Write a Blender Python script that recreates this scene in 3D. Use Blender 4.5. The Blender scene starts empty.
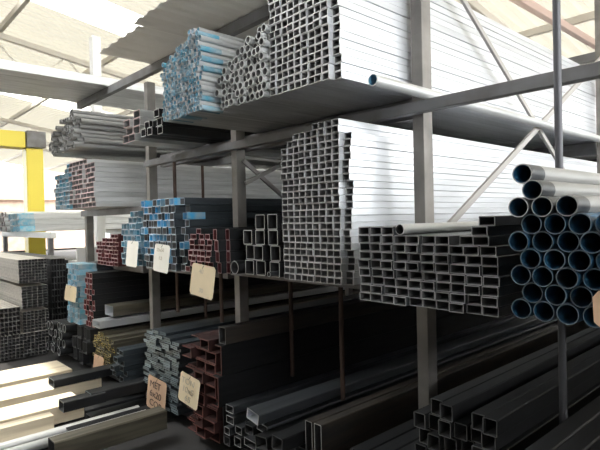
import bpy, bmesh, math, random
from mathutils import Vector, Matrix
random.seed(7)
C = bpy.context.scene.collection
EYE = 1.62
F = 513.0

# ------------------------------------------------------------------ camera
H0 = math.radians(47.5); PITCH = math.radians(-0.61); ROLL = math.radians(1.28)
fwd0 = Vector((-math.sin(H0), math.cos(H0), 0)); r0 = Vector((math.cos(H0), math.sin(H0), 0))
fwd = (fwd0 * math.cos(PITCH) + Vector((0, 0, 1)) * math.sin(PITCH)).normalized()
u0 = r0.cross(fwd)
right = r0 * math.cos(ROLL) - u0 * math.sin(ROLL)
up = u0 * math.cos(ROLL) + r0 * math.sin(ROLL)
cam = bpy.data.cameras.new('camera'); co = bpy.data.objects.new('camera', cam); C.objects.link(co)
co.matrix_world = Matrix(((right.x, up.x, -fwd.x, 0), (right.y, up.y, -fwd.y, 0), (right.z, up.z, -fwd.z, EYE), (0, 0, 0, 1)))
cam.sensor_width = 36; cam.lens = F / 600 * 36; cam.clip_start = 0.05; cam.clip_end = 200
bpy.context.scene.camera = co

def ray(px, py): return right * ((px - 300) / F) + up * ((225 - py) / F) + fwd
def on_y(px, py, y):                       # a measured photo point on a plane of the building -> metres (z above the floor)
    d = ray(px, py); t = y / d.y; p = d * t; return Vector((p.x, p.y, p.z + EYE))
def on_x(px, py, x):
    d = ray(px, py); t = x / d.x; p = d * t; return Vector((p.x, p.y, p.z + EYE))
def on_z(px, py, z):
    d = ray(px, py); t = (z - EYE) / d.z; p = d * t; return Vector((p.x, p.y, z))

# ------------------------------------------------------------------ materials
def mat(name, col, rough=0.5, metal=0.0, vary=0.0, noise=0.0, nscale=8.0, col2=None, stretch=None, spec=0.5, bump=0.0):
    m = bpy.data.materials.new(name); m.use_nodes = True
    nt = m.node_tree; b = nt.nodes['Principled BSDF']
    b.inputs['Roughness'].default_value = rough; b.inputs['Metallic'].default_value = metal
    b.inputs['Specular IOR Level'].default_value = spec
    c = (*col, 1)
    b.inputs['Base Color'].default_value = c
    last = None
    if noise > 0 or col2:
        tc = nt.nodes.new('ShaderNodeTexCoord'); mp = nt.nodes.new('ShaderNodeMapping')
        nz = nt.nodes.new('ShaderNodeTexNoise'); nz.inputs['Scale'].default_value = nscale; nz.inputs['Detail'].default_value = 5
        nt.links.new(tc.outputs['Object'], mp.inputs['Vector'])
        if stretch: mp.inputs['Scale'].default_value = stretch
        if vary > 0:
            oi0 = nt.nodes.new('ShaderNodeObjectInfo'); vm = nt.nodes.new('ShaderNodeVectorMath'); vm.operation = 'SCALE'
            cx = nt.nodes.new('ShaderNodeCombineXYZ')
            for k in range(3): nt.links.new(oi0.outputs['Random'], cx.inputs[k])
            vm.inputs['Scale'].default_value = 37.0
            nt.links.new(cx.outputs[0], vm.inputs[0]); nt.links.new(vm.outputs[0], mp.inputs['Location'])
        nt.links.new(mp.outputs[0], nz.inputs['Vector'])
        mx = nt.nodes.new('ShaderNodeMix'); mx.data_type = 'RGBA'
        c2 = col2 if col2 else tuple(x * (1 - noise) for x in col)
        mx.inputs[6].default_value = c; mx.inputs[7].default_value = (*c2, 1)
        rp = nt.nodes.new('ShaderNodeMapRange'); rp.inputs[1].default_value = 0.38; rp.inputs[2].default_value = 0.66
        nt.links.new(nz.outputs['Fac'], rp.inputs[0]); nt.links.new(rp.outputs[0], mx.inputs[0])
        last = mx.outputs[2]
        if bump > 0:
            bp = nt.nodes.new('ShaderNodeBump'); bp.inputs['Strength'].default_value = bump; bp.inputs['Distance'].default_value = 0.01
            nt.links.new(nz.outputs['Fac'], bp.inputs['Height']); nt.links.new(bp.outputs[0], b.inputs['Normal'])
    if vary > 0:
        oi = nt.nodes.new('ShaderNodeObjectInfo'); hs = nt.nodes.new('ShaderNodeHueSaturation')
        mr = nt.nodes.new('ShaderNodeMapRange'); mr.inputs[3].default_value = 1 - vary; mr.inputs[4].default_value = 1 + vary
        nt.links.new(oi.outputs['Random'], mr.inputs[0]); nt.links.new(mr.outputs[0], hs.inputs['Value'])
        if last: nt.links.new(last, hs.inputs['Color'])
        else: hs.inputs['Color'].default_value = c
        last = hs.outputs[0]
    if last: nt.links.new(last, b.inputs['Base Color'])
    return m

LONG = (6, 0.5, 6)
M = {}
M['galv'] = mat('galvanised_zinc', (0.74, 0.76, 0.79), 0.38, 0.55, 0.08, 0.12, 3, stretch=LONG)
M['galv_pipe'] = mat('galvanised_pipe', (0.70, 0.71, 0.71), 0.42, 0.45, 0.1, 0.2, 4, stretch=LONG)
M['galv_rim'] = mat('bright_cut_rim', (0.66, 0.66, 0.64), 0.45, 0.35, 0.15)
M['mid_rim'] = mat('dull_cut_rim', (0.40, 0.40, 0.39), 0.5, 0.3, 0.2)
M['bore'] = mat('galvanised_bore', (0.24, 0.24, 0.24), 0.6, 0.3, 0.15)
M['dark'] = mat('black_steel', (0.018, 0.019, 0.021), 0.55, 0.1, 0.25, 0.35, 4, stretch=LONG, spec=0.35)
M['dark_rim'] = mat('black_steel_rim', (0.12, 0.12, 0.12), 0.5, 0.2, 0.3)
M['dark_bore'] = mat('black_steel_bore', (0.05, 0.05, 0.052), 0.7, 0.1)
M['grey_steel'] = mat('oiled_grey_steel', (0.085, 0.092, 0.10), 0.38, 0.35, 0.2, 0.3, 4, stretch=LONG)
M['blue'] = mat('sky_blue_paint', (0.07, 0.44, 0.76), 0.5, 0.0, 0.25, 0, 14, col2=(0.34, 0.50, 0.60))
M['blue_rim'] = mat('blue_tinted_rim', (0.52, 0.60, 0.66), 0.5, 0.2, 0.2)
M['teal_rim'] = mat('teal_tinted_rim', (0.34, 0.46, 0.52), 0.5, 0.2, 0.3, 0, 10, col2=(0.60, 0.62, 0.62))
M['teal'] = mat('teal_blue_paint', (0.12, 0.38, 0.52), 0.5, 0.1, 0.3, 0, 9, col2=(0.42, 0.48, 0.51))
M['deep_blue'] = mat('dark_blue_paint', (0.02, 0.10, 0.19), 0.5, 0.0, 0.3, 0, 14, col2=(0.014, 0.020, 0.026))
M['red'] = mat('red_oxide_paint', (0.17, 0.035, 0.04), 0.6, 0.0, 0.2, 0.4, 10)
M['red_rim'] = mat('pink_red_rim', (0.48, 0.31, 0.31), 0.55, 0.1, 0.2)
M['oxide'] = mat('red_oxide_primer', (0.15, 0.05, 0.04), 0.65, 0.0, 0.25, 0.45, 7)
M['pink_rim'] = mat('pale_pink_rim', (0.62, 0.45, 0.44), 0.55, 0.1, 0.15)
M['yellow_rim'] = mat('yellow_painted_rim', (0.45, 0.36, 0.10), 0.55, 0.1, 0.3, 0, 12, col2=(0.2, 0.19, 0.14))
M['slate'] = mat('blue_grey_steel', (0.065, 0.08, 0.092), 0.45, 0.3, 0.3, 0.3, 5, stretch=LONG)
M['slate_rim'] = mat('blue_grey_rim', (0.19, 0.235, 0.25), 0.5, 0.2, 0.4)
M['rust'] = mat('rusty_brown_steel', (0.05, 0.04, 0.032), 0.6, 0.1, 0.15, 0, 5, col2=(0.024, 0.023, 0.023), stretch=LONG)
M['olive'] = mat('olive_brown_steel', (0.15, 0.135, 0.10), 0.55, 0.25, 0.15, 0.4, 5, stretch=LONG)
M['post'] = mat('worn_beige_post_paint', (0.30, 0.28, 0.255), 0.55, 0.15, 0.05, 0, 4, col2=(0.18, 0.168, 0.155))
M['beam'] = mat('grey_beam_paint', (0.22, 0.22, 0.225), 0.55, 0.2, 0.05, 0, 5, col2=(0.16, 0.15, 0.145))
M['rod'] = mat('rusted_rod', (0.10, 0.06, 0.045), 0.7, 0.1, 0.1, 0.3, 9)
M['pole'] = mat('grey_pole', (0.11, 0.11, 0.12), 0.5, 0.3)
M['brace'] = mat('grey_brace', (0.42, 0.40, 0.38), 0.55, 0.2)
M['card'] = mat('buff_card', (0.74, 0.62, 0.42), 0.85, 0, 0.04, 0.08, 6)
M['card_white'] = mat('cream_card', (0.86, 0.84, 0.76), 0.85, 0, 0.03, 0.05, 6)
M['card_brown'] = mat('tan_card', (0.66, 0.44, 0.29), 0.85, 0, 0.04, 0.1, 6)
M['ink'] = mat('dark_marker_ink', (0.09, 0.06, 0.05), 0.8)
M['ink_faint'] = mat('faded_marker_ink', (0.50, 0.44, 0.34), 0.8)
M['pipe_rim'] = mat('dark_pipe_rim', (0.17, 0.22, 0.26), 0.5, 0.2, 0.3, 0, 12, col2=(0.10, 0.11, 0.12))
M['oxide_dark'] = mat('dark_red_oxide', (0.06, 0.022, 0.02), 0.65, 0.0, 0.25, 0.45, 7)
M['zinc_dull'] = mat('dull_zinc', (0.42, 0.42, 0.41), 0.45, 0.4, 0.12, 0.15, 3, stretch=LONG)
M['grey_rim'] = mat('grey_cut_rim', (0.33, 0.33, 0.33), 0.5, 0.25, 0.2)
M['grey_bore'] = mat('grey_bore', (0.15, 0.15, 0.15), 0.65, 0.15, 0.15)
M['wire'] = mat('tie_wire', (0.15, 0.14, 0.13), 0.5, 0.6)
M['timber'] = mat('pale_timber', (0.72, 0.63, 0.47), 0.75, 0, 0.08, 0, 3, col2=(0.55, 0.46, 0.33), stretch=LONG)
M['white'] = mat('white_steel', (0.85, 0.85, 0.83), 0.5)
M['yellow'] = mat('yellow_crane_paint', (0.90, 0.74, 0.10), 0.45)
M['purlin'] = mat('pale_purlin_paint', (0.62, 0.58, 0.52), 0.6)
M['primer'] = mat('pink_primer', (0.56, 0.41, 0.36), 0.6)
M['concrete'] = mat('dusty_dark_concrete', (0.045, 0.042, 0.04), 0.9, 0, 0, 0, 1.6, col2=(0.022, 0.021, 0.021), bump=0.2)
M['block'] = mat('rendered_block_wall', (0.20, 0.195, 0.19), 0.85, 0, 0, 0.2, 2)
M['brick'] = mat('faded_brick', (0.50, 0.36, 0.28), 0.85, 0, 0, 0.2, 3)
M['tile'] = mat('faded_roof_tile', (0.46, 0.30, 0.22), 0.85)
M['sheet'] = mat('galvanised_roof_sheet', (0.80, 0.79, 0.76), 0.6, 0.0, 0.06)
M['dust'] = mat('dusty_grey_steel', (0.46, 0.43, 0.38), 0.55, 0.2, 0.1, 0.2, 4, stretch=(0.5, 6, 6))

def translucent(name, col, tcol, tr):
    m = bpy.data.materials.new(name); m.use_nodes = True; nt = m.node_tree
    nt.nodes.clear(); o = nt.nodes.new('ShaderNodeOutputMaterial'); mx = nt.nodes.new('ShaderNodeMixShader')
    d = nt.nodes.new('ShaderNodeBsdfDiffuse'); t = nt.nodes.new('ShaderNodeBsdfTranslucent')
    d.inputs[0].default_value = (*col, 1); t.inputs[0].default_value = (*tcol, 1); mx.inputs[0].default_value = tr
    nt.links.new(d.outputs[0], mx.inputs[1]); nt.links.new(t.outputs[0], mx.inputs[2]); nt.links.new(mx.outputs[0], o.inputs[0])
    return m
M['roof'] = translucent('translucent_roof_sheet', (0.46, 0.43, 0.36), (0.92, 0.87, 0.74), 0.08)
M['roof_clear'] = translucent('clear_roof_sheet', (0.8, 0.8, 0.76), (0.95, 0.93, 0.86), 0.6)
M['wall_tr'] = translucent('translucent_wall_sheet', (0.8, 0.8, 0.78), (0.92, 0.91, 0.88), 0.30)

# ------------------------------------------------------------------ mesh helpers
def finish(bm, name, mats, smooth=False):
    me = bpy.data.meshes.new(name); bm.to_mesh(me); bm.free()
    for m in mats: me.materials.append(M[m])
    if smooth:
        for p in me.polygons: p.use_smooth = True
        me.set_sharp_from_angle(angle=math.radians(40))
    return me
def add(name, me, loc=(0, 0, 0), parent=None, rot=None):
    o = bpy.data.objects.new(name, me); C.objects.link(o); o.location = loc
    if rot is not None: o.rotation_euler = rot
    if parent: o.parent = parent
    return o
def tag(o, label, cat, group=None):
    o['label'] = label; o['category'] = cat
    if group: o['group'] = group
    return o
def struct(o): o['kind'] = 'structure'; return o
def empty(name, loc=(0, 0, 0)):
    o = bpy.data.objects.new(name, None); C.objects.link(o); o.location = loc; return o
def bx(bm, lo, hi, mi=0, bev=0.0):
    r = bmesh.ops.create_cube(bm, size=1)
    vs = r['verts']
    for v in vs:
        v.co = Vector([lo[k] + (v.co[k] + 0.5) * (hi[k] - lo[k]) for k in range(3)])
    fs = {f for v in vs for f in v.link_faces}
    for f in fs: f.material_index = mi
    if bev > 0:
        es = list({e for v in vs for e in v.link_edges})
        bmesh.ops.bevel(bm, geom=es, offset=bev, segments=2, affect='EDGES', profile=0.6)
def box_me(name, lo, hi, m, bev=0.004):
    bm = bmesh.new(); bx(bm, lo, hi, 0, bev); return finish(bm, name, [m])
def bar_me(name, p, q, w, h, m):
    """rectangular bar from p to q"""
    p = Vector(p); q = Vector(q); bm = bmesh.new(); d = (q - p); L = d.length
    bx(bm, (-w / 2, -h / 2, 0), (w / 2, h / 2, L), 0, min(w, h) * 0.12)
    R = d.to_track_quat('Z', 'Y').to_matrix().to_4x4(); R.translation = p
    bmesh.ops.transform(bm, matrix=R, verts=bm.verts); return finish(bm, name, [m])
def rod_me(name, p, q, r, m, seg=12):
    p = Vector(p); q = Vector(q); bm = bmesh.new(); d = q - p
    bmesh.ops.create_cone(bm, cap_ends=True, segments=seg, radius1=r, radius2=r, depth=d.length)
    R = d.to_track_quat('Z', 'Y').to_matrix().to_4x4(); R.translation = (p + q) / 2
    bmesh.ops.transform(bm, matrix=R, verts=bm.verts); return finish(bm, name, [m], True)

def loop_extrude(bm, outer, inner, L, band):
    """hollow section with its near end at y=0; slots 0 body 1 rim 2 bore 3 outer band 4 bore band"""
    n = len(outer)
    ys = [0.0, band, L] if band > 0 else [0.0, L]
    ro = [[bm.verts.new((x, y, z)) for x, z in outer] for y in ys]
    ri = [[bm.verts.new((x, y, z)) for x, z in inner] for y in ys]
    for k in range(len(ys) - 1):
        for i in range(n):
            j = (i + 1) % n
            f = bm.faces.new((ro[k][i], ro[k + 1][i], ro[k + 1][j], ro[k][j])); f.material_index = 3 if (band > 0 and k == 0) else 0
            f = bm.faces.new((ri[k][i], ri[k][j], ri[k + 1][j], ri[k + 1][i])); f.material_index = 4 if (band > 0 and k == 0) else 2
    for i in range(n):
        j = (i + 1) % n
        f = bm.faces.new((ro[0][i], ro[0][j], ri[0][j], ri[0][i])); f.material_index = 1
        f = bm.faces.new((ro[-1][i], ri[-1][i], ri[-1][j], ro[-1][j])); f.material_index = 1
    bmesh.ops.recalc_face_normals(bm, faces=bm.faces)
def rect_loop(w, h, c):
    a, b = w / 2, h / 2
    return [(-a + c, -b), (a - c, -b), (a, -b + c), (a, b - c), (a - c, b), (-a + c, b), (-a, b - c), (-a, -b + c)]
def tube_me(name, w, h, t, L, mats, band=0.0):
    bm = bmesh.new(); c = min(w, h) * 0.07
    loop_extrude(bm, rect_loop(w, h, c), rect_loop(w - 2 * t, h - 2 * t, c * 0.5), L, band); return finish(bm, name, mats)
def pipe_me(name, r, t, L, mats, band=0.0, seg=18):
    bm = bmesh.new()
    o = [(r * math.cos(2 * math.pi * i / seg), r * math.sin(2 * math.pi * i / seg)) for i in range(seg)]
    q = [(x * (r - t) / r, z * (r - t) / r) for x, z in o]
    loop_extrude(bm, o, q, L, band); return finish(bm, name, mats, True)
def section_me(name, pts, L, mats):
    """solid section from an outline in x,z; slot 1 on the cut end"""
    bm = bmesh.new()
    a = [bm.verts.new((x, 0, z)) for x, z in pts]; b = [bm.verts.new((x, L, z)) for x, z in pts]
    n = len(pts)
    for i in range(n):
        j = (i + 1) % n; bm.faces.new((a[i], b[i], b[j], a[j]))
    f = bm.faces.new(a); f.material_index = 1; g = bm.faces.new(b); g.material_index = 1
    bmesh.ops.recalc_face_normals(bm, faces=bm.faces); return finish(bm, name, mats)
def channel_pts(w, h, t):                 # open to the left, web on the right
    a, b = w / 2, h / 2
    return [(-a, -b), (a, -b), (a, b), (-a, b), (-a, b - t), (a - t, b - t), (a - t, -b + t), (-a, -b + t)]

ORD = ['', 'first', 'second', 'third', 'fourth', 'fifth', 'sixth', 'seventh', 'eighth', 'ninth', 'tenth', 'eleventh', 'twelfth', 'thirteenth', 'fourteenth',
       'fifteenth', 'sixteenth', 'seventeenth', 'eighteenth', 'nineteenth', 'twentieth', 'twenty-first', 'twenty-second', 'twenty-third', 'twenty-fourth',
       'twenty-fifth', 'twenty-sixth', 'twenty-seventh', 'twenty-eighth', 'twenty-ninth', 'thirtieth']
def nth(k, n, a, b):
    if n == 1: return 'only'
    return a if k == 0 else (b if k == n - 1 else ORD[k + 1])
def where(desc, r, nr, c, nc):
    rl = 'bottom row' if r == 0 else ('top row' if r == nr - 1 else ORD[r + 1] + ' row up')
    cl = 'alone' if nc == 1 else ('leftmost' if c == 0 else ('rightmost' if c == nc - 1 else ORD[c + 1] + ' from left'))
    s = f"{desc}, {rl}, {cl}" if nr > 1 else f"{desc}, {cl}"
    assert len(s.split()) <= 16, s
    return s
def put_rows(name, cat, desc, group, me, rows):
    """rows: list (bottom first) of lists of (x, y, z, roll)"""
    nr = len(rows)
    for r, row in enumerate(rows):
        for c, (x, y, z, roll) in enumerate(row):
            m = me[random.randrange(len(me))] if isinstance(me, list) else me
            o = add(name, m, (x, y, z)); 
            if roll: o.rotation_euler = (0, roll, 0)
            tag(o, where(desc, r, nr, c, len(row)), cat, group)

def grid(bl, br, D, z, top, cols, counts, jx=0.0, jy=0.012, gap=0.97, shift=0.0):
    """rectangular pile between two measured columns of the photo on the plane y=D. counts: cells per row as (first, number)"""
    x0 = on_y(bl, 250, D).x; x1 = on_y(br, 250, D).x
    nr = len(counts); zt = on_y(bl, top, D).z; rh = (zt - z) / nr; cw = (x1 - x0) / cols
    rows = []
    for r, (a, n) in enumerate(counts):
        off = random.uniform(-jx, jx) * cw + (shift * cw * (r % 2))
        rows.append([(x0 + (a + i + 0.5) * cw + off, D + random.uniform(-jy, jy), z + (r + 0.5) * rh, 0) for i in range(n)])
    return rows, cw * gap, rh * 0.985
def hexpile(x0, z, D, d, counts, jy=0.02, squash=0.866):
    rows = []
    for r, (a, n) in enumerate(counts):
        rows.append([(x0 + d * (0.5 + a + i + 0.5 * (r % 2)), D + random.uniform(-jy, jy), z + d / 2 + r * d * squash * 1.004, random.uniform(0, 3)) for i in range(n)])
    return rows

# ------------------------------------------------------------------ setting
def slab(name, lo, hi, m): return struct(add(name, box_me(name, lo, hi, m, 0)))
slab('floor', (-34, -7, -0.1), (9, 14, 0.0), 'concrete')
def roof_z(y): return EYE + 4.25 - 0.15 * (y - 2.4)
CLEAR = ((-10.4, -9.2), (-17.6, -16.4))
def corrugated(name, xs0, xs1, pitch, amp, y0, y1, zf, m, thick=0.0, clear=()):
    bm = bmesh.new(); n = round((xs1 - xs0) / pitch); prev = None
    for i in range(n):
        for fx, fz in ((0, 0), (0.3, 0), (0.5, 1), (0.8, 1)):
            x = xs0 + (i + fx) * pitch
            a = bm.verts.new((x, y0, zf(y0) + fz * amp)); b = bm.verts.new((x, y1, zf(y1) + fz * amp))
            if prev:
                f = bm.faces.new((prev[0], a, b, prev[1]))
                if any(c0 < x < c1 for c0, c1 in clear): f.material_index = 1
            prev = (a, b)
    if thick:
        base = list(bm.faces); edge = [e for e in bm.edges if e.is_boundary]
        top = {v: bm.verts.new((v.co.x, v.co.y, v.co.z + thick)) for v in list(bm.verts)}
        for f in base: bm.faces.new([top[v] for v in reversed(f.verts)])
        for e in edge: bm.faces.new((e.verts[0], e.verts[1], top[e.verts[1]], top[e.verts[0]]))
        bmesh.ops.recalc_face_normals(bm, faces=bm.faces)
    return finish(bm, name, [m, 'roof_clear'] if clear else [m])
struct(add('ceiling', corrugated('ceiling', -32, 8, 0.24, 0.06, 1.6, 13.0, roof_z, 'roof', 0.0, CLEAR)))
struct(add('ceiling_front', corrugated('ceiling_front', -32, -7.2, 0.24, 0.06, -3.5, 1.6, roof_z, 'roof', 0.0)))
struct(add('ceiling_shade', corrugated('ceiling_shade', -3.84, 8, 0.24, 0.06, -3.5, 1.6, roof_z, 'dust', 0.0)))  # unseen roof part, made opaque to cut light on the front
struct(add('ceiling_middle', corrugated('ceiling_middle', -7.2, -3.84, 0.24, 0.06, 0.4, 1.6, roof_z, 'roof', 0.0)))   # gap added in the unseen roof so sky and sun reach the planks
# walls: solid blocks added unseen to darken the bottom tier, translucent back sheeting above
slab('wall_shade_back', (-32, 13.0, 0), (8, 13.2, 1.35), 'block')  # low opaque wall added to stop back light under the bottom bay
def wall_sheet(name, x0, x1, y, z0, z1):
    bm = bmesh.new(); prev = None; p = 0.2
    for i in range(int((x1 - x0) / p)):
        for fx, fy in ((0, 0), (0.3, 0), (0.5, 1), (0.8, 1)):
            x = x0 + (i + fx) * p
            a = bm.verts.new((x, y + fy * 0.04, z0)); b = bm.verts.new((x, y + fy * 0.04, z1))
            if prev: bm.faces.new((prev[0], a, b, prev[1]))
            prev = (a, b)
    return struct(add(name, finish(bm, name, ['wall_tr'])))
wall_sheet('wall_back_sheeting', -32, 8, 13.1, 1.35, roof_z(13.1))
slab('wall_shade_front', (-32, -3.7, 0), (8, -3.5, 6.7), 'block')  # unseen wall added behind the camera to block light on the lower stacks
slab('wall_shade_right', (1.6, -3.7, 0), (1.8, 13.2, 2.0), 'block')  # unseen light blocker, set close so the bottom bay stays in shadow

# purlins and roof trusses
tn = [0]
def trim(me):
    tn[0] += 1; return struct(add(f'trim_{tn[0]}', me))
for y in (-1.5, 0.6, 2.7, 4.8, 6.9, 9.0, 11.1):
    z = roof_z(y) - 0.07
    trim(box_me('purlin', (-31, y - 0.04, z - 0.12), (7.5, y + 0.04, z), 'purlin', 0.006))
for X in (-20.0, -12.0, -4.0):
    dz = 0.26
    trim(bar_me('rafter', (X, -2, roof_z(-2) - dz), (X, 13, roof_z(13) - dz), 0.10, 0.12, 'purlin'))
    trim(bar_me('chord', (X, -2, roof_z(-2) - dz - 0.75), (X, 13, roof_z(13) - dz - 0.75), 0.08, 0.08, 'purlin'))
    k = 0; y = -2.0
    while y < 12.8:
        a = (X, y, roof_z(y) - dz); b = (X, y + 0.75, roof_z(y + 0.75) - dz - 0.75)
        if k % 2: a, b = (X, y, roof_z(y) - dz - 0.75), (X, y + 0.75, roof_z(y + 0.75) - dz)
        trim(bar_me('web', a, b, 0.035, 0.035, 'purlin')); y += 0.75; k += 1

# ------------------------------------------------------------------ storage rack (welded, one thing)
S_MID, S_MIDL, S_UP, S_TOP = EYE - 0.36, EYE - 0.395, EYE + 0.70, EYE + 1.58
Y1 = 2.49
rack = tag(empty('storage_rack', (-3.45, Y1, 0)), 'tall beige and grey welded steel rack that carries the tiers of tubes and pipes', 'rack')
rack_inv = Vector((3.45, -Y1, 0))
def rp(name, me):
    o = add(name, me, rack_inv, rack); return o
POSTS = [0.11, -1.67, -3.45, -4.99, -6.78]
for X in POSTS:
    for y in (Y1, 5.5, 7.3):
        top = EYE + (2.1 if X > -2 else 1.46)
        rp('post', box_me('post', (X - 0.036, y - 0.045, 0), (X + 0.036, y + 0.045, top), 'post', 0.004))
def xbeam(x0, x1, ztop, h=0.075, m='beam', ys=(Y1, 5.5, 7.3), front=True):
    for y in ys:
        yy = y - 0.075 if y == Y1 and front else y + 0.075
        rp('beam', box_me('beam', (x0, yy - 0.03, ztop - h), (x1, yy + 0.03, ztop), m, 0.004))
xbeam(-4.95, 1.2, EYE + 0.635, 0.062)
for y in (Y1 + 0.08, 5.575, 7.375):
    rp('packer', box_me('packer', (-4.9, y - 0.028, EYE + 0.575), (-1.74, y + 0.028, S_UP - 0.002), 'beam', 0.003))
xbeam(-6.82, 1.2, EYE + 1.575, 0.085)
xbeam(-1.67, 1.2, S_MID - 0.002); xbeam(-3.45, -1.71, S_MID - 0.002); xbeam(-4.95, -3.49, S_MIDL - 0.002)
xbeam(-5.78, -5.03, EYE - 0.445)
xbeam(-6.78, -5.03, EYE + 0.175); xbeam(-6.78, -5.03, EYE + 0.79, ys=(3.6, 5.5, 7.3))
for y in (2.2, 5.5, 7.3):
    rp('bearer', box_me('bearer', (-6.8, y - 0.05, 0.0), (1.2, y + 0.05, 0.098), 'beam', 0.004))
# side bracing
def brace(X, y0, z0, y1, z1): rp('brace', bar_me('brace', (X, y0, EYE + z0), (X, y1, EYE + z1), 0.02, 0.036, 'brace'))
def brace_through(p0, p1, X, y0, y1, w=0.034):
    a = on_x(*p0, X); b = on_x(*p1, X); k = (b.z - a.z) / (b.y - a.y)
    rp('brace', bar_me('brace', (X, y0, a.z + k * (y0 - a.y)), (X, y1, a.z + k * (y1 - a.y)), 0.02, w, 'brace'))
brace_through((463, 0), (556, 158), -1.65, 2.5, 5.2); brace_through((552, 112), (440, 235), -1.628, 2.5, 5.4, 0.04)
brace_through((253, 169.5), (280, 194), -3.40, 2.5, 5.2); brace_through((257.5, 177), (275, 168), -3.375, 2.5, 5.2)

# upright divider rods and the round pole
for px, y, z1, pyb in ((292.5, Y1, 1.2, 376), (343, Y1, 1.2, 400), (222, 2.376, 1.2, 322), (178, 2.41, 2.25, 312), (206, 3.105, 2.25, 318)):
    p = on_y(px, pyb, y)
    rp('divider_rod', rod_me('divider_rod', (p.x, y, p.z), (p.x, y, z1), 0.016, 'rod'))
rp('pole', rod_me('pole', (-0.835, 2.22, 0.02), (-0.835, 2.22, 4.6), 0.0155, 'pole', 14))

# ------------------------------------------------------------------ upper tier
MG = ['galv', 'galv_rim', 'bore']
D = 1.86
rows, w, h = grid(274.4, 333.3, D, S_UP, -26.5, 9, [(0, 9)] * 17, 0.06, 0.007)
me = tube_me('square_tube', w, h, 0.0045, 6.0, MG)
cw = w / 0.97
for r in rows: r.append((r[-1][0] + cw, D + 0.018 + 0.010 * (int(r[-1][2] * 9) % 2) + random.uniform(0, 0.008), r[-1][2], 0))
put_rows('square_tube', 'steel tube', 'bright galvanised tube in the big upper-tier stack', 'galvanised tubes in the big upper stack', me, rows)

D = 1.83; x0 = on_y(217.5, 110, D).x; x1 = on_y(269, 110, D).x - 0.02; d = (x1 - x0) / 10.5
cn = [(0, 10), (0, 10), (0, 10), (0, 10), (0, 10), (1, 9), (2, 8), (4, 6), (6, 4), (8, 2)]
me = pipe_me('round_pipe', d * 0.485, 0.0045, 6.0, ['galv_pipe', 'galv_rim', 'bore'])
put_rows('round_pipe', 'steel pipe', 'silver round pipe in the sloping upper-tier pile', 'silver round pipes on the upper tier', me, hexpile(x0, S_UP, D, d, cn, 0.02))

D = 1.74; x0 = on_y(161, 80, D).x; x1 = on_y(204, 80, D).x; d = (x1 - x0) / 15.5
cn = [(1, 14), (0, 14)] + [(0, 15), (0, 14)] * 5 + [(1, 14), (3, 11), (6, 9), (9, 5), (11, 3)]
me = pipe_me('thin_pipe', d * 0.48, 0.004, 6.0, ['galv_pipe', 'teal_rim', 'bore', 'galv_pipe', 'teal'], 0.07, 14)
me2 = pipe_me('thin_pipe_blue', d * 0.48, 0.004, 6.0, ['galv_pipe', 'teal_rim', 'bore', 'teal', 'teal'], 0.16, 14)
put_rows('thin_pipe', 'steel pipe', 'thin blue-ended pipe in the ragged upper-tier bundle', 'thin blue-ended pipes on the upper tier', [me, me, me2], hexpile(x0, S_UP, D, d, cn, 0.014))

rows, w, h = grid(147, 164, 1.92, S_UP, 113, 3, [(0, 3), (0, 3), (2, 1)], 0.03, 0.03, 0.86)
put_rows('box_section', 'steel tube', 'pale-rimmed box section under the blue-ended pipes', 'pale box sections beside the upper blue pipes', tube_me('box_section', w, h, 0.006, 6.0, ['dark', 'galv_rim', 'dark_bore']), rows)
rows, w, h = grid(128, 141, 1.95, S_UP, 112, 2, [(0, 2), (0, 2), (0, 2), (1, 1)], 0.03, 0.03, 0.93)
put_rows('box_section', 'steel tube', 'pink-rimmed box section on the upper tier by the post', 'pink-rimmed box sections on the upper tier', tube_me('box_section', w, h, 0.006, 6.0, ['galv_pipe', 'pink_rim', 'bore']), rows)

# one loose silver pipe on the beam right of the post
p = on_y(377, 80, 1.95)
tag(add('round_pipe', pipe_me('loose_pipe', 0.029, 0.004, 6.0, ['galv_pipe', 'galv_rim', 'dark_bore', 'galv_pipe', 'blue'], 0.05, 24), (-1.585, 1.95, EYE + 0.667)),
    'single loose galvanised pipe lying on the grey beam in front of the post', 'steel pipe')

# third tier: profiled roofing sheets
for k in range(3):
    for s in range(3):
        x0 = -4.75 + k * 0.86; z = S_TOP + s * 0.012 + (k % 2) * 0.004
        o = add('roofing_sheet', corrugated('roofing_sheet', 0, 0.86, 0.172, 0.014, 0, 6.0, lambda y: 0.0, 'sheet', 0.0012), (x0, 1.88 - 0.055 * k + 0.04 * s + random.uniform(-.015, .015), z))
        tag(o, f"profiled grey roofing sheet on the top tier, {['bottom', 'middle', 'top'][s]} of the {['leftmost', 'middle', 'rightmost'][k]} pile", 'roofing sheet', 'roofing sheets on the top tier')
# long pale sections on the top tier of the far bay, ends beyond the frame
xs = -6.83
for i in range(5):
    me = tube_me('long_section', 0.2, 0.10, 0.004, 7.0, ['galv_pipe', 'galv_rim', 'bore'])
    o = add('long_section', me, (xs + 0.1 + i * 0.206, 0.85, EYE + 1.627))
    tag(o, f"long flat pale steel section at the top of the far bay, {nth(i, 5, 'leftmost', 'rightmost')} of its layer", 'steel tube', 'long pale sections at the top of the far bay')

# ------------------------------------------------------------------ middle tier
D = 2.03
rows, w, h = grid(283, 341, D, S_MID, 130, 9, [(0, 9)] * 21 + [(1, 8), (2, 7), (5, 4)], 0.07, 0.007)
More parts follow.
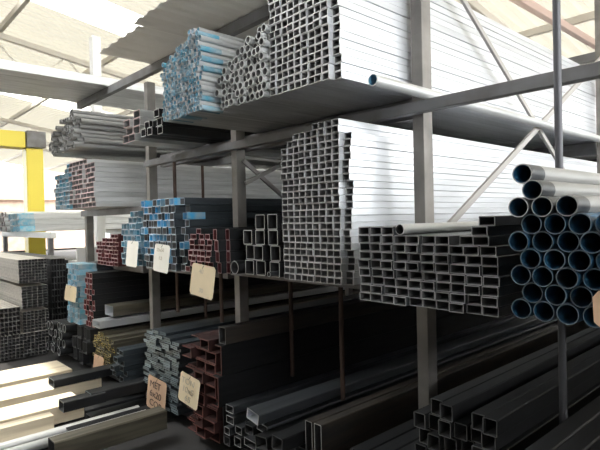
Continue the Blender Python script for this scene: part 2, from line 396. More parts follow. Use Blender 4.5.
# grid() sizes rows to the left edge; keep
cw = w / 0.97
for r in rows[:-2]: r.append((r[-1][0] + cw, D + 0.018 + 0.014 * (int(r[-1][2] * 8.3) % 3) + random.uniform(0, 0.006), r[-1][2], 0))
me = tube_me('box_tube', w, h, 0.0042, 6.0, ['galv', 'mid_rim', 'bore'])
put_rows('box_tube', 'steel tube', 'galvanised box tube in the tall middle-tier stack', 'box tubes in the tall middle stack', me, rows)

# grey rectangular tubes
D = 1.72; x0 = on_y(360, 300, D).x; rh = 0.0358; cw = 0.0638
rows = []
for r in range(11):
    a, n = (0, 10)
    if r == 7: a, n = 0, 9.5
    row = []
    if r < 7: cells = list(range(0, 10))
    elif r == 7: cells = [0, 1, 2, 3, 4, 5, 6, 7.6, 8.6]
    elif r == 8: cells = [0, 1, 2, 8.6]
    elif r == 9: cells = [8.8]
    else: cells = [9.0] if False else []
    off = [0.0, 0.05, 0.02, 0.1, -0.05, 0.04, -0.08, 0.0, -0.05, 0.1, 0][r] * cw
    if cells: rows.append([(x0 + (c + 0.5) * cw + off, D + random.uniform(-.012, .012), S_MID + (r + 0.5) * rh, 0) for c in cells])
me = tube_me('rectangular_tube', cw * 0.975, rh * 0.985, 0.0036, 6.0, ['grey_steel', 'grey_rim', 'grey_bore'])
put_rows('rectangular_tube', 'steel tube', 'dark rectangular tube in the wide stack beside black pipes', 'rectangular tubes in the wide grey stack', me, rows)
pz = S_MID + 8 * rh + 0.0235
pp = on_y(400, 243.4, 1.74)
tag(add('round_pipe', pipe_me('short_pipe', 0.0225, 0.003, 5.8, ['galv_pipe', 'galv_rim', 'dark_bore'], 0, 20), (pp.x, 1.74, pz)), 'single silver pipe lying on top of the dark grey rectangular tubes', 'steel pipe')

# blue-rimmed black pipes
D = 1.6; sp = 0.0700; rp_ = 0.0317
prow = [(309.3, 526.6, 5), (293.8, 531.7, 5), (276.2, 518.3, 5), (258.2, 531.0, 5), (240.5, 517.5, 6), (221.8, 527.0, 5), (203.5, 518.0, 3), (185.8, 535.1, 1), (171.5, 520.4, 1)]
rows = []; z = on_y(540, 311.0, D).z; xb = on_y(526.6, 309.3, D).x
for i, (py, px, n) in enumerate(prow):
    x = on_y(px, py, D).x; par = 0.5 * (i % 2)
    x = xb - 0.018 + (round((x - xb) / sp - par) + par) * sp
    if i: z += math.sqrt(4 * rp_ ** 2 - (sp / 2) ** 2) + 0.0005
    rows.append([(x + k * sp, D + random.uniform(-.01, .012) + (0.02 if i > 6 else 0), z, random.uniform(0, 3)) for k in range(n)])
me = pipe_me('steel_pipe', rp_, 0.0032, 6.0, ['zinc_dull', 'mid_rim', 'dark_bore', 'grey_steel', 'deep_blue'], 0.10, 28)
me2 = pipe_me('steel_pipe_black', rp_, 0.0030, 6.0, ['dark', 'pipe_rim', 'dark_bore', 'deep_blue', 'deep_blue'], 0.16, 28)
zlow = rows[0][0][2] - rp_
put_rows('steel_pipe', 'steel pipe', 'large dark blue-rimmed pipe in the rack-end pile', 'large dark pipes at the rack end', me2, rows[:6])
for (r, c, lab) in ((6, 0, 'large silver-topped pipe lying third from the crest, at the left of three'), (6, 1, 'large silver-topped pipe in the middle of the three below the crest'),
                    (6, 2, 'large silver-topped pipe at the right of the three below the crest'), (7, 0, 'large silver pipe second from the top of the dark pipe pile'), (8, 0, 'large silver pipe at the very top of the dark pipe pile')):
    x, y, z, ro = rows[r][c]
    tag(add('steel_pipe', me, (x, y, z), rot=(0, ro, 0)), lab, 'steel pipe', 'silver-topped pipes crowning the dark pile')
for y, t in ((2.38, 'front'), (5.5, 'middle'), (7.3, 'rear')):
    tag(add('timber_bearer', box_me('timber_bearer', (-0.79, y - 0.05, S_MID), (0.02, y + 0.05, zlow - 0.002), 'timber', 0.004)), f'{t} timber packing bearer under the large dark pipes', 'timber')

# big boxes between red and galvanised stacks
D = 2.05
me = tube_me('large_box_section', 0.096, 0.098, 0.006, 6.0, ['dark', 'mid_rim', 'dark_bore'])
xs = [on_y(249.2, 260, D).x, on_y(260.0, 260, D).x, on_y(274.0, 260, D).x]
rows = []
for r in range(4):
    rows.append([(xs[c] + random.uniform(-.004, .004), D + random.uniform(-.012, .012), S_MID + 0.05 + r * 0.1, 0) for c in range(3) if not (r == 3 and c == 0)])
put_rows('large_box_section', 'steel tube', 'large dark box section beside the tall galvanised stack', 'large dark box sections on the middle tier', me, rows)
tag(add('round_pipe', pipe_me('dark_pipe', 0.046, 0.006, 6.0, ['dark', 'mid_rim', 'dark_bore'], 0, 22), (on_y(234.5, 266, D - .05).x, D - 0.05, S_MID + 0.047)), 'single round dark pipe lying beside the large box sections', 'steel pipe')
tag(add('small_pipe', pipe_me('tiny_pipe', 0.016, 0.003, 5.9, ['grey_steel', 'galv_rim', 'dark_bore'], 0, 14), (xs[2], D - 0.045, S_MID + 0.0235)), 'small pipe poking out of the bottom box section beside the galvanised stack', 'steel pipe')

# red-rimmed tubes
D = 1.93
rows, w, h = grid(187.5, 212, D, S_MID, 228.5, 5, [(0, 5)] * 6 + [(0.3, 4), (2, 1)], 0.05, 0.02)
RD = ['dark', 'red_rim', 'dark_bore', 'dark', 'red']
me = tube_me('red_tube', w, h, 0.0045, 6.0, RD, 0.2)
put_rows('red_tube', 'steel tube', 'red-ended dark tube in the middle-tier stack', 'red-ended tubes by the buff tag', me, rows)
me = tube_me('tall_red_tube', w * 0.72, h * 1.95, 0.0045, 6.0, RD, 0.2)
xr = on_y(212, 250, D).x
rows = [[(xr + w * 0.42 + k * w * 0.78, D + 0.02 + 0.05 * k + random.uniform(-.02, .02), S_MID + h * 1.0 + r * h * 2.0, 0) for k in range(2)] for r in range(4)]
put_rows('tall_red_tube', 'steel tube', 'narrow upright red-rimmed tube by the red-ended stack', 'narrow upright red-rimmed tubes', me, rows)
# a closing row of plain dark tubes that show their long sides
rows, w, h = grid(143.5, 176.4, 2.05, S_MIDL, 200.7, 8, [(0, 8)] * 8 + [(0, 8), (0, 1)], 0.06, 0.02)
rows[-1] = [(x, rows[-1][0][1], rows[-1][0][2], 0) for x in [rows[0][0][0], rows[0][3][0], rows[0][4][0], rows[0][6][0], rows[0][7][0]]]
for r in rows[:]: r.append((r[-1][0] + w / 0.97, 2.1 + random.uniform(-.03, .05), r[-1][2], 0))
me = tube_me('blue_tube', w, h, 0.0048, 6.0, ['slate', 'blue_rim', 'bore', 'blue', 'blue'], 0.17)
me2 = tube_me('blue_tube_plain', w, h, 0.0048, 6.0, ['slate', 'blue_rim', 'bore'])
put_rows('blue_tube', 'steel tube', 'bright blue-ended tube in the stack with the cream tag', 'blue-ended tubes in the tagged stack', [me, me2, me2], rows)
rows, w, h = grid(121.5, 141, 2.08, S_MIDL, 212, 5, [(0, 5)] * 5 + [(0, 5), (0, 4), (2, 3), (3, 2)], 0.0, 0.02)
me = tube_me('pale_blue_tube', w, h, 0.0055, 6.0, ['slate', 'blue_rim', 'bore', 'teal', 'teal'], 0.15)
put_rows('pale_blue_tube', 'steel tube', 'pale blue-ended tube in the stack behind the white tag', 'pale blue-ended tubes behind the white tag', me, rows)
rows, w, h = grid(96, 117.5, 2.17, EYE - 0.443, 234, 6, [(0, 6)] * 6 + [(2, 4), (4, 2)], 0.05, 0.02)
me = tube_me('crimson_tube', w, h, 0.006, 6.0, ['dark', 'red_rim', 'dark_bore', 'red', 'red'], 0.2)
put_rows('crimson_tube', 'steel tube', 'crimson-ended tube in the far bay stack', 'crimson-ended tubes in the far bay', me, rows)

# far bay: two upper stacks seen along their pale sides
D = 2.0; z = EYE + 0.177
rows, w, h = grid(57, 97, D, z, 167, 12, [(0, 12)] * 8 + [(3, 9), (4, 6)], 0.05, 0.02)
rr = [[], [], []]
for i, row in enumerate(rows):
    for x, y, zz, _ in row:
        k = 0 if x < on_y(72, 190, D).x else (1 if x < on_y(83, 190, D).x else 2)
        rr[k].append((i, (x, y, zz, 0)))
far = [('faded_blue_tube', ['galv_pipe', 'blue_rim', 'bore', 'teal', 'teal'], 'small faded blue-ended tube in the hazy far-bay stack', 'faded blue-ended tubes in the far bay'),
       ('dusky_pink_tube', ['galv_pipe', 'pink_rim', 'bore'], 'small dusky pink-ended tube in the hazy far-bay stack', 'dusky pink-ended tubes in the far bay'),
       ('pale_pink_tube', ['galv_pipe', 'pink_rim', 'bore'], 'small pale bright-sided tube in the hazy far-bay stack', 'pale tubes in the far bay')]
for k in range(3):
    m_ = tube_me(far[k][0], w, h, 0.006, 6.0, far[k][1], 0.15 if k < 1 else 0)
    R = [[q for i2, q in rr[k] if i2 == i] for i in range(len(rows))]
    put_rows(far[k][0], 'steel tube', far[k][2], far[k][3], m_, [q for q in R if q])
D = 1.9
x0 = on_y(50, 150, D).x; x1 = on_y(80.5, 150, D).x; d = (x1 - x0) / 17.5
cn = [(0, 17), (0, 17), (0, 17), (1, 15), (3, 14), (5, 12), (8, 9), (11, 5)]
me = pipe_me('grey_pipe', d * 0.48, 0.006, 6.0, ['zinc_dull', 'mid_rim', 'bore'], 0, 12)
put_rows('grey_pipe', 'steel pipe', 'small grey pipe stacked high in the far bay', 'small grey pipes at the top of the far bay', me, hexpile(x0, EYE + 0.792, D, d, cn, 0.05))

# ------------------------------------------------------------------ bottom tier (on the low bearers)
ZB = 0.1
DK = ['dark', 'dark_rim', 'dark_bore']
def row_stack(name, desc, group, bl, br, D, top, cols, counts, mats, t=0.004, jy=0.02, jx=0.04, z=ZB, band=0, gap=0.97):
    rows, w, h = grid(bl, br, D, z, top, cols, counts, jx, jy, gap)
    put_rows(name, 'steel tube', desc, group, tube_me(name, w, h, t, 6.0, mats, band), rows)
    return rows, w, h
# A small dark tubes far left
D = 1.95; x0 = on_y(49, 350, D).x; x1 = on_y(64, 350, D).x; d = (x1 - x0) / 5.5
me = pipe_me('dark_pipe_small', d * 0.48, 0.008, 6.0, ['dark', 'galv_rim', 'dark_bore'], 0, 14)
put_rows('dark_pipe', 'steel pipe', 'small dark pipe in the bundle at the aisle', 'small dark pipes at the aisle end', me, hexpile(x0, ZB, D, d, [(0, 5), (0, 5), (0, 5), (0, 5)], 0.03))
# B yellow ended
row_stack('yellow_tube', 'thin yellow-ended tube in the bottom-tier bundle', 'thin yellow-ended tubes', 92, 109.5, 2.055, 328, 8, [(0, 8)] * 11 + [(2, 5), (3, 2)], ['olive', 'yellow_rim', 'dark_bore'], 0.008, 0.03)
# C slate box tubes with long sides
row_stack('slate_tube', 'slate grey box tube beside the yellow-ended bundle', 'slate box tubes by the yellow-ended bundle', 112, 120, 1.9, 347, 2, [(0, 2)] * 8, ['slate', 'slate_rim', 'dark_bore'], 0.005, 0.05)
# D blue grey nested channels
D = 2.0
rows, w, h = grid(142.5, 176, D, ZB, 327, 5, [(0, 5)] * 24 + [(0, 4), (1, 2)], 0.02, 0.025)
me = section_me('nested_channel', channel_pts(w, h, h * 0.42), 6.0, ['slate', 'slate_rim'])
put_rows('nested_channel', 'steel channel', 'thin blue-grey channel in the dense tagged stack', 'blue-grey channels in the dense tagged stack', me, rows)
# E red oxide channels
D = 1.90
rows, w, h = grid(182, 212, D, ZB, 333, 3, [(0, 3)] * 8 + [(0.4, 2)], 0.03, 0.03)
me = section_me('oxide_channel', channel_pts(w, h, 0.008), 6.0, ['dark', 'oxide'])
me.materials[0] = M['oxide_dark']
put_rows('oxide_channel', 'steel channel', 'red oxide channel in the stack with leaning tag', 'red oxide channels by the leaning tag', me, rows)
xo = on_y(212, 250, D).x + 0.006
hh = 0.20; z = ZB + 0.285
for k in range(2):
    me = section_me('large_channel', channel_pts(0.075, hh, 0.009), 6.0, ['dark', 'oxide'])
    o = add('large_channel', me, (xo + 0.0395, D - 0.03 + 0.03 * k, z + hh / 2 + k * (hh + 0.004)))
    tag(o, ['lower large dark channel with a flat back beside the red oxide stack', 'upper large dark channel with a flat back beside the red oxide stack'][k], 'steel channel', 'large channels beside the red oxide stack')
me = tube_me('prop_tube', 0.075, 0.27, 0.006, 6.0, DK)
tag(add('box_tube', me, (xo + 0.0395, D + 0.05, ZB + 0.142)), 'dark box tube under the two large flat-backed channels', 'steel tube')
# rusty box on top
zt = z + 2 * hh + 0.008
tag(add('rusty_box_section', tube_me('rusty_box_section', 0.08, 0.115, 0.006, 6.0, ['rust', 'dark_rim', 'dark_bore']), (xo + 0.047, 1.93, zt + 0.058)), 'brown rusty box section lying on top of the bottom-tier pile', 'steel tube')

# F loose pile of assorted dark tubes
def loose(name, px, py, D, w, h, mats, label, roll=0, t=0.005, z=None, yaw=0, L=6.0):
    p = on_y(px, py, D)
    o = add(name, tube_me(name, w, h, t, L, mats), (p.x, D, p.z if z is None else z), rot=(0, roll, yaw))
    tag(o, label, 'steel tube'); return o
GK = ['grey_steel', 'mid_rim', 'dark_bore']
D = 1.9
loose('box_tube', 229.5, 409, D, 0.085, 0.05, GK, 'topmost small grey tube right of the red oxide channels')
loose('box_tube', 230, 420, D, 0.085, 0.05, GK, 'second small grey tube below the top one right of the red oxide channels')
loose('box_tube', 227, 431, D, 0.06, 0.05, GK, 'small grey tube third down against the red oxide channels')
loose('box_tube', 238.5, 430.5, D, 0.07, 0.05, GK, 'square grey tube second from the bottom of the loose pile by the red channels')
loose('box_tube', 237.5, 442, D, 0.075, 0.06, GK, 'square grey tube low in the loose pile by the red channels')
loose('box_tube', 227, 441, D, 0.07, 0.06, DK, 'dark tube lowest against the red oxide channels')
loose('box_tube', 252.5, 416.5, D - 0.08, 0.115, 0.065, ['grey_steel', 'galv_rim', 'galv'], 'tilted pale-faced box tube on top of the loose dark pile', 0.18)
loose('box_tube', 262, 428, D, 0.10, 0.05, GK, 'flat dark tube directly under the tilted pale-faced box tube', 0.1)
loose('box_tube', 249, 430, D, 0.085, 0.06, DK, 'dark tube in the middle of the loose pile under the tilted tube')
loose('box_tube', 250, 444, D - .05, 0.12, 0.05, GK, 'light-topped flat tube at the front edge of the loose pile', 0.05)
loose('box_tube', 261, 443, D - .1, 0.11, 0.075, DK, 'wide open dark box tube at the front of the loose pile', -0.12)
loose('box_tube', 277, 444, D - .12, 0.09, 0.08, DK, 'broad dark box tube next to the two tall narrow tubes', 0.06)
# bed below the loose pile
xa = -2.85
rows = [[(xa + 0.06 + i * 0.125, 1.97 + random.uniform(-.03, .05), ZB + 0.055 + r * 0.11, 0) for i in range(7)] for r in range(2)]
put_rows('floor_tube', 'steel tube', 'dark box tube in the bed under loose tubes', 'dark tubes in the bed under the loose pile', tube_me('floor_tube', 0.12, 0.105, 0.005, 6.0, DK), rows)
# G two tall narrow tubes
D = 1.93
for px, k in ((308.5, 0), (317.5, 1)):
    p = on_y(px, 421 + 3 * k, D - 0.03 * k)
    me = tube_me('tall_narrow_tube', 0.056, p.z - ZB - 0.001, 0.005, 6.0, ['rust', 'mid_rim', 'dark_bore'])
    tag(add('tall_narrow_tube', me, (p.x, D - 0.03 * k, (p.z + ZB) / 2)), ['tall narrow brown-topped tube on edge, the farther of the pair', 'tall narrow brown-topped tube on edge, the nearer of the pair'][k], 'steel tube', 'pair of tall narrow tubes on edge')
# H lower flat tubes to the right of the pair
D = 1.73
x0 = on_y(341, 447, D).x + 0.05
rows = [[(x0 + 0.04 + i * 0.083, D + random.uniform(0, .04), ZB + 0.04 + r * 0.078, 0) for i in range(3)] for r in range(6)]
put_rows('dark_tube', 'steel tube', 'black tube stacked low beside the tall narrow pair', 'black tubes right of the tall narrow pair', tube_me('dark_tube', 0.08, 0.075, 0.005, 6.0, DK), rows)
# I square tubes front
D = 1.86; cw = 0.0605
x0 = on_y(416.5, 430, D).x
zt = on_y(440, 409, D).z + 0.03
rows = []
nrow = 11; rh = (zt - ZB) / nrow
for r in range(nrow):
    if r == nrow - 1: cells = [1.05, 2.05, 4.4, 5.3]
    else: cells = [0, 1, 2.05, 3.05, 4.1, 5.1]
    off = [0, 0.2, 0.05, -0.1, 0.15, 0.0, 0.1, -0.05, 0.18, 0.1, 0.0][r] * cw
    if r == nrow - 2: off = -0.12 * cw
    rows.append([(x0 + (c + 0.5) * cw + off, D + random.uniform(-.03, .03), ZB + (r + 0.5) * rh, 0) for c in cells])
put_rows('square_bar_tube', 'steel tube', 'dark square tube in the low stack by the post', 'dark square tubes by the rack post', tube_me('square_bar_tube', cw * 0.97, min(rh * 0.985, 0.075), 0.0035, 6.0, ['dark', 'dark_rim', 'dark_bore']), rows)
# J dark boxes at right
D = 1.75; p = on_y(528, 438, D)
me = tube_me('wide_dark_tube', 0.075, 0.075, 0.005, 6.0, DK)
nz = int((p.z + 0.0 - ZB) / 0.0765)
rows = [[(p.x + i * 0.078, D + 0.03 * ((i + r) % 2) + random.uniform(-.01, .01), ZB + 0.038 + r * 0.0765, 0) for i in range(7)] for r in range(nz)]
put_rows('wide_dark_tube', 'steel tube', 'black box tube low under the large round pipes', 'black box tubes under the large pipes', me, rows)

# far-left: blue-ended stack and red stack standing on the bottom pile
zA = ZB + 0.40
D = 2.02
x0 = on_y(50, 318, 1.9).x
rows, w, h = grid(66, 77.5, D, zA, 263, 5, [(0, 5)] * 11, 0.03, 0.02)
tiers = rows
me = tube_me('steel_blue_tube', w, h, 0.006, 6.0, ['slate', 'blue_rim', 'bore', 'teal', 'teal'], 0.2)
put_rows('steel_blue_tube', 'steel tube', 'steel-blue tube in the tagged stack near the aisle', 'steel-blue tubes in the tagged aisle stack', me, rows)
rows, w, h = grid(84, 92, D + 0.05, zA, 272, 3, [(0, 3)] * 10, 0.03, 0.02)
put_rows('dark_red_tube', 'steel tube', 'dark red tube beside the steel-blue stack near the aisle', 'dark red tubes near the aisle', tube_me('dark_red_tube', w, h, 0.006, 6.0, ['dark', 'red_rim', 'dark_bore', 'dark', 'red'], 0.2), rows)
xL = -6.05; xR = -5.53
rows = [[(xL + 0.06 + i * 0.125, 2.02 + random.uniform(-.04, .04), ZB + 0.066 + r * 0.131, 0) for i in range(int((xR - xL) / 0.125))] for r in range(3)]
put_rows('support_tube', 'steel tube', 'dusty dark tube in the pile under steel-blue stack', 'dusty tubes under the steel-blue stack', tube_me('support_tube', 0.122, 0.128, 0.005, 6.0, ['dark', 'dark_rim', 'dark_bore']), rows)

# loose lengths on the pile
loose('box_section', 96, 324, 2.0, 0.20, 0.075, ['galv', 'galv_rim', 'galv'], 'white box section lying on the bottom pile by the yellow-ended bundle', 0, 0.006)
loose('box_section', 109, 310.5, 2.15, 0.22, 0.11, ['olive', 'mid_rim', 'galv'], 'olive brown box section behind the white one on the bottom pile', 0, 0.006)

# ------------------------------------------------------------------ aisle: stacks lying across, at the far left
def cross_stack(name, desc, group, X, px0, px1, py0, py1, cols, nrows, mats, L=4.5, floor=False):
    a = on_x(px0, py1, X); b = on_x(px1, py0, X)
    z0, z1 = (0.001 if floor else a.z), on_x(px0, py0, X).z
    w = (b.y - a.y) / cols; h = (z1 - z0) / nrows
    me = tube_me(name, w * 0.97, h * 0.97, 0.005, L, mats)
    for r in range(nrows):
        for c in range(cols):
            o = add(name, me, (X + random.uniform(-.01, .01), a.y + (c + 0.5) * w, z0 + (r + 0.5) * h), rot=(0, 0, math.pi / 2))
            tag(o, where(desc, r, nrows, c, cols), 'steel tube', group)
    return z0
for i, (px, py, w_, h_, lab) in enumerate(((51, 378, 0.16, 0.07, 'dark tube end lying across the farthest pale planks'), (61, 399, 0.12, 0.08, 'dark blue-grey tube lying on the third pale plank'),
        (88, 389, 0.13, 0.09, 'grey tube with a skewed cut end lying beyond the pale planks'), (58, 410, 0.10, 0.06, 'short dark tube lying by the fourth pale plank'))):
    q = on_z(px, py, 0.24 + 0.02 * i)
    tag(add('offcut_tube', tube_me('offcut_tube', w_, h_, 0.006, (1.0, 0.33, 0.8, 0.6)[i], ['dark', 'slate_rim', 'dark_bore']), (q.x, q.y, (0.002 if i == 3 else 0.165) + h_ / 2)), lab, 'steel tube')
for i, (X, y0, lab) in enumerate(((-4.62, 1.45, 'farthest'), (-4.44, 1.38, 'second farthest'), (-4.27, 1.52, 'third farthest'), (-4.1, 1.30, 'fourth farthest'), (-3.92, 1.42, 'nearest'))):
    tag(add('floor_offcut', tube_me('floor_offcut', 0.09 + 0.015 * (i % 3), 0.06, 0.005, 0.68, ['dark', 'dark_rim', 'dark_bore']), (X, y0, 0.031)),
        f'{lab} of the short dark tubes lying on the floor under the tagged stacks', 'steel tube', 'short dark tubes on the floor')
DU = ['dust', 'dark_rim', 'dark_bore']
cross_stack('dusty_tube', 'dusty tube in the topmost pack across the aisle', 'dusty tubes in the top aisle pack', -6.9, 19, 47, 260, 284, 9, 8, DU)
cross_stack('dusty_flat_tube', 'dusty flat tube in the second aisle pack', 'dusty tubes in the second aisle pack', -6.9, 22, 47.5, 287, 309, 5, 8, DU)
cross_stack('dusty_low_tube', 'dusty tube in the third aisle pack, half shaded', 'dusty tubes in the third aisle pack', -6.9, 23, 49, 312, 333, 7, 7, DU)
cross_stack('dusty_base_tube', 'dusty tube in the lowest aisle pack on floor', 'dusty tubes in the lowest aisle pack', -6.86, -12, 49, 339, 364, 16, 7, DU)
cross_stack('dusty_small_tube', 'dusty tube in the near aisle pack on the lowest', 'dusty tubes in the near aisle pack', -6.86, -8, 20, 310, 339, 7, 6, DU)
cross_stack('dark_short_tube', 'dark tube in the pack behind the steel-blue stack', 'dark tubes behind the steel-blue stack', -7.3, 51, 65, 259, 271, 5, 14, ['dark', 'dark_rim', 'dark_bore'], 3.0, True)
cross_stack('dark_stub_tube', 'dark tube in the rear pack by the white angle', 'dark tubes by the white angle', -7.3, 68, 84, 260, 262.5, 5, 14, ['dark', 'dark_rim', 'dark_bore'], 3.0, True)
# ------------------------------------------------------------------ timber bearers on the aisle floor
tim = [(371, 384, 'farthest'), (388, 401, 'second farthest'), (408, 421, 'third farthest'), (424, 429, 'fourth')]
for i, (ya, yb, wd) in enumerate(tim):
    a = on_z(0, ya, 0.16); b = on_z(0, yb, 0.16)
    end = on_z([60, 96, 84, 60][i], [362, 375, 400, 420][i], 0.16).y
    tag(add('timber_plank', box_me('timber_plank', (a.x, -0.8, 0.02), (b.x, end, 0.16), 'timber', 0.006)), f'{wd} sunlit pale timber plank on the aisle floor', 'timber', 'pale timber planks on the aisle floor')
for i, (py, r) in enumerate(((441, 0.035), (449, 0.035))):
    a = on_z(0, py + 7, 0.036)
    tag(add('round_pipe', pipe_me('floor_pipe', r, 0.004, 2.3, ['galv_pipe', 'galv_rim', 'dark_bore'], 0, 18), (a.x, -0.4, 0.036)), ['silver pipe lying on the floor next to the pale planks', 'silver pipe lying on the floor between pale planks and olive beam'][i], 'steel pipe')
p = on_z(48, 437, 0.24)
tag(add('olive_beam', tube_me('olive_beam', 0.13, 0.14, 0.006, 0.78, ['olive', 'dark_rim', 'dark_bore']), (p.x + 0.065, p.y, 0.17)), 'long dusty olive box beam lying low at the front of the floor stock', 'steel beam')

# ------------------------------------------------------------------ price tags
def tagcard(px0, px1, py0, py1, D, m, lines, ink, label, tilt=0.0, cut=0.18, yaw=0.0, size=0.3):
    a = on_y(px0, (py0 + py1) / 2, D); b = on_y(px1, (py0 + py1) / 2, D)
    zt = on_y((px0 + px1) / 2, py0, D).z; zb = on_y((px0 + px1) / 2, py1, D).z
    w = b.x - a.x; h = zt - zb; e = 0.018
    bm = bmesh.new()
    pts = [(-w / 2 + e, h / 2), (w / 2 - e, h / 2), (w / 2, h / 2 - e), (w / 2, -h / 2 + e), (w / 2 - e, -h / 2), (-w / 2 + e, -h / 2), (-w / 2, -h / 2 + e), (-w / 2, h / 2 - e)]
    bow = lambda z: 0.010 * math.sin(z / h * 3.0)
    f = [bm.verts.new((x, bow(z), z)) for x, z in pts]; g = [bm.verts.new((x, bow(z) + 0.0018, z)) for x, z in pts]
    bm.faces.new(f); bm.faces.new(g[::-1])
    for i in range(8): bm.faces.new((f[i], g[i], g[(i + 1) % 8], f[(i + 1) % 8]))
    bmesh.ops.recalc_face_normals(bm, faces=bm.faces)
    o = add('price_tag', finish(bm, 'price_tag', [m]), ((a.x + b.x) / 2, D, (zt + zb) / 2), rot=(0, tilt, yaw))
    tag(o, label, 'tag')
    wr = add('tie_wire', rod_me('tie_wire', (0, -0.002, h / 2 - 0.025), (0.01, 0.03, h / 2 + 0.03), 0.0018, 'wire', 6), (0, 0, 0), o)
    for i, s in enumerate(lines):
        if not s: continue
        cu = bpy.data.curves.new('writing', 'FONT'); cu.body = s; cu.size = h * size; cu.extrude = 0.0006; cu.align_x = 'CENTER'; cu.align_y = 'CENTER'
        cu.space_character = 0.95; cu.shear = 0.15; cu.materials.append(M[ink])
        t0 = bpy.data.objects.new('writing_curve', cu); C.objects.link(t0); bpy.context.view_layer.update()
        tm = bpy.data.meshes.new_from_object(t0.evaluated_get(bpy.context.evaluated_depsgraph_get())); bpy.data.objects.remove(t0)
        t = bpy.data.objects.new('writing', tm); C.objects.link(t); t.parent = o
        n = len(lines); t.location = (0, -0.011, h * (0.30 - 0.30 * i) if n == 3 else h * (0.18 - 0.3 * i)); t.rotation_euler = (math.pi / 2, 0.03 * (i - 1), 0)
        wmax = 0.82 * w; est = 0.58 * cu.size * len(s)
        t.scale.x = min(1.0, wmax / est) if est > wmax else min(1.3, wmax / est)
    return o
tagcard(147.5, 165.5, 379, 411, 1.96, 'card_brown', ['MET', '6x20', 'COB'], 'ink', 'tan cardboard tag with dark handwriting on the blue-grey channel stack', 0.05)
tagcard(179.5, 198.5, 376, 405, 1.87, 'card', ['TON', '10x5', '65'], 'ink_faint', 'buff card tag with faded handwriting leaning on the red oxide channels', 0.10)
tagcard(191, 214, 265, 297, 1.90, 'card', ['40', '', '30'], 'ink_faint', 'large buff card tag hanging below the red-ended tubes', 0.08, size=0.2)
tagcard(154, 169, 244.5, 272, 2.015, 'card_white', ['25x50', '1.2', ''], 'ink_faint', 'cream card tag hanging on the bright blue-ended tubes', 0.06, size=0.18)
tagcard(126.5, 137.5, 241, 266.5, 2.025, 'card_white', [], 'ink_faint', 'blank white card tag on the pale blue-ended tubes', 0.03)
tagcard(65, 76, 286, 301, 1.985, 'card', [], 'ink_faint', 'small yellowish tag on the steel-blue stack near the aisle', 0.0)
tagcard(93.5, 103, 356, 374, 2.01, 'card_brown', [], 'ink_faint', 'small tan tag on the yellow-ended bundle', 0.0)
tagcard(593, 612, 291, 328, 1.575, 'card_brown', [], 'ink_faint', 'tan card tag at the edge hanging on the large dark pipes', -0.12)

# ------------------------------------------------------------------ far left background
cr = tag(empty('gantry_crane', (-15, 3.6, 0)), 'yellow gantry crane leg with a pale yellow cross girder beyond the racks', 'crane')
a = on_x(20, 210, -15.0); b = on_x(41, 150, -15.0); a2 = on_x(24, 150, -15.0)
add('leg', box_me('leg', (-0.2, a2.y, 0), (0.2, b.y, b.z), 'yellow', 0.02), (0, -3.6, 0), cr)
g0 = on_x(-20, 152, -15.0); g1 = on_x(41, 138, -15.0)
add('girder', box_me('girder', (-0.25, g0.y - 1.5, b.z), (0.25, b.y - 0.44, b.z + 0.42), 'yellow', 0.02), (0, -3.6, 0), cr)
add('end_carriage', box_me('end_carriage', (-0.3, b.y - 0.42, b.z + 0.02), (0.3, b.y + 0.05, b.z + 0.45), 'beam', 0.02), (0, -3.6, 0), cr)

# white column beyond the far bay
p = on_y(94, 37, 2.95)
struct(add('trim_column', box_me('column', (p.x - 0.07, 2.9, 0), (p.x + 0.07, 3.02, p.z), 'white', 0.005)))

# pink-primed rafter and post at the back right
tn[0] += 1
struct(add(f'trim_{tn[0]}', bar_me('pink_rafter', on_x(512, -5, -3.0), on_x(604, 50, -3.2), 0.10, 0.11, 'primer')))
tn[0] += 1
q = on_x(604, 50, -3.2)
struct(add(f'trim_{tn[0]}', box_me('pink_post', (q.x - 0.10, q.y - 0.1, 0), (q.x + 0.10, q.y + 0.1, roof_z(q.y) - 0.2), 'primer', 0.01)))

# background packs beyond the aisle
rows = hexpile(on_y(-4, 225, 3.0).x, 0, 3.0, 0.13, [(0, 9), (0, 8), (0, 9), (1, 7)], 0.05)
zb = on_y(8, 232, 3.0).z
rows = [[(x, y, z + zb, r) for x, y, z, r in row] for row in rows]
put_rows('background_pipe', 'steel pipe', 'hazy grey pipe in the distant pack below the crane', 'hazy pipes below the crane', pipe_me('background_pipe', 0.062, 0.01, 5.0, ['galv_pipe', 'pink_rim', 'bore'], 0, 12), rows)
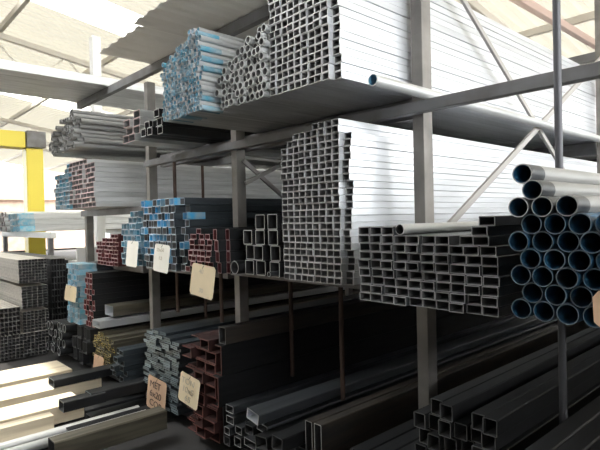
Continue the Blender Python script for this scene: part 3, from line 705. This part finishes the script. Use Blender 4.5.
# far trestle under the distant packs
tr = tag(empty('trestle', (-11, 3.3, 0)), 'pale steel trestle holding the distant packs below the crane', 'trestle')
xa, xb = rows[0][0][0] - 0.3, rows[0][-1][0] + 2.6
for y in (3.2, 5.5):
    add('rail', box_me('rail', (xa, y - 0.05, zb - 0.12), (xb, y + 0.05, zb - 0.005), 'white', 0.005), (11, -3.3, 0), tr)
    for X in (xa + 0.2, xb - 0.2): add('leg', box_me('leg', (X - 0.05, y - 0.045, 0), (X + 0.05, y + 0.045, zb - 0.12), 'beam', 0.004), (11, -3.3, 0), tr)
rows = [[(rows[0][-1][0] + 0.25 + i * 0.15, 3.0 + random.uniform(-.04, .04), zb + 0.07 + r * 0.135, 0) for i in range(6)] for r in range(3)]
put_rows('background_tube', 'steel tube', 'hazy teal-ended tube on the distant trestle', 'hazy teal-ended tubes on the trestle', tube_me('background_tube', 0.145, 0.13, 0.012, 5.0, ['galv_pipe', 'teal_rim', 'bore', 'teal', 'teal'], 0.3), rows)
p = on_x(92, 262, -7.25)
tag(add('steel_angle', section_me('steel_angle', [(-0.06, 0), (0.3, 0), (0.3, 0.22), (0.26, 0.22), (0.26, 0.04), (-0.06, 0.04)], 1.2, ['white', 'white']), (-7.3, p.y - 0.28, p.z)), 'white steel angle on top of the packs behind the steel-blue stack', 'steel angle')  # angle in one plain white
# house outside
hs = tag(empty('house', (-40, 10, 0)), 'hazy brick house with a pitched tile roof outside beyond the crane', 'house')
bm = bmesh.new(); bx(bm, (-3, -2, 0), (3, 4, 3.4)); add('wall', finish(bm, 'wall', ['brick']), (0, 0, 0), hs)
bm = bmesh.new()
v = [bm.verts.new(c) for c in ((-3.3, -2.4, 3.3), (3.3, -2.4, 3.3), (3.3, 4.4, 3.3), (-3.3, 4.4, 3.3), (-3.3, 1, 5.6), (3.3, 1, 5.6))]
for f in ((0, 1, 5, 4), (2, 3, 4, 5), (1, 2, 5), (3, 0, 4), (3, 2, 1, 0)): bm.faces.new([v[i] for i in f])
add('roof', finish(bm, 'roof', ['tile']), (0, 0, 0), hs)
slab('ground', (-90, -60, -0.25), (60, 80, -0.12), 'block')

# ------------------------------------------------------------------ light: overcast bright sky plus sun
w = bpy.data.worlds.new('world'); bpy.context.scene.world = w; w.use_nodes = True
bg = w.node_tree.nodes['Background']; bg.inputs[0].default_value = (0.96, 0.985, 1.0, 1); bg.inputs[1].default_value = 8.0
sd = bpy.data.lights.new('sun', 'SUN'); sd.energy = 5.0; sd.angle = math.radians(1.5); sd.color = (1.0, 0.95, 0.86)
so = bpy.data.objects.new('sun', sd); C.objects.link(so)
so.rotation_euler = Vector((-0.05, 0.2, -1.0)).to_track_quat('-Z', 'Y').to_euler()
sc = bpy.context.scene
sc.view_settings.view_transform = 'Standard'; sc.view_settings.look = 'None'; sc.view_settings.gamma = 1; sc.view_settings.use_curve_mapping = False
sc.view_settings.exposure = 0.45
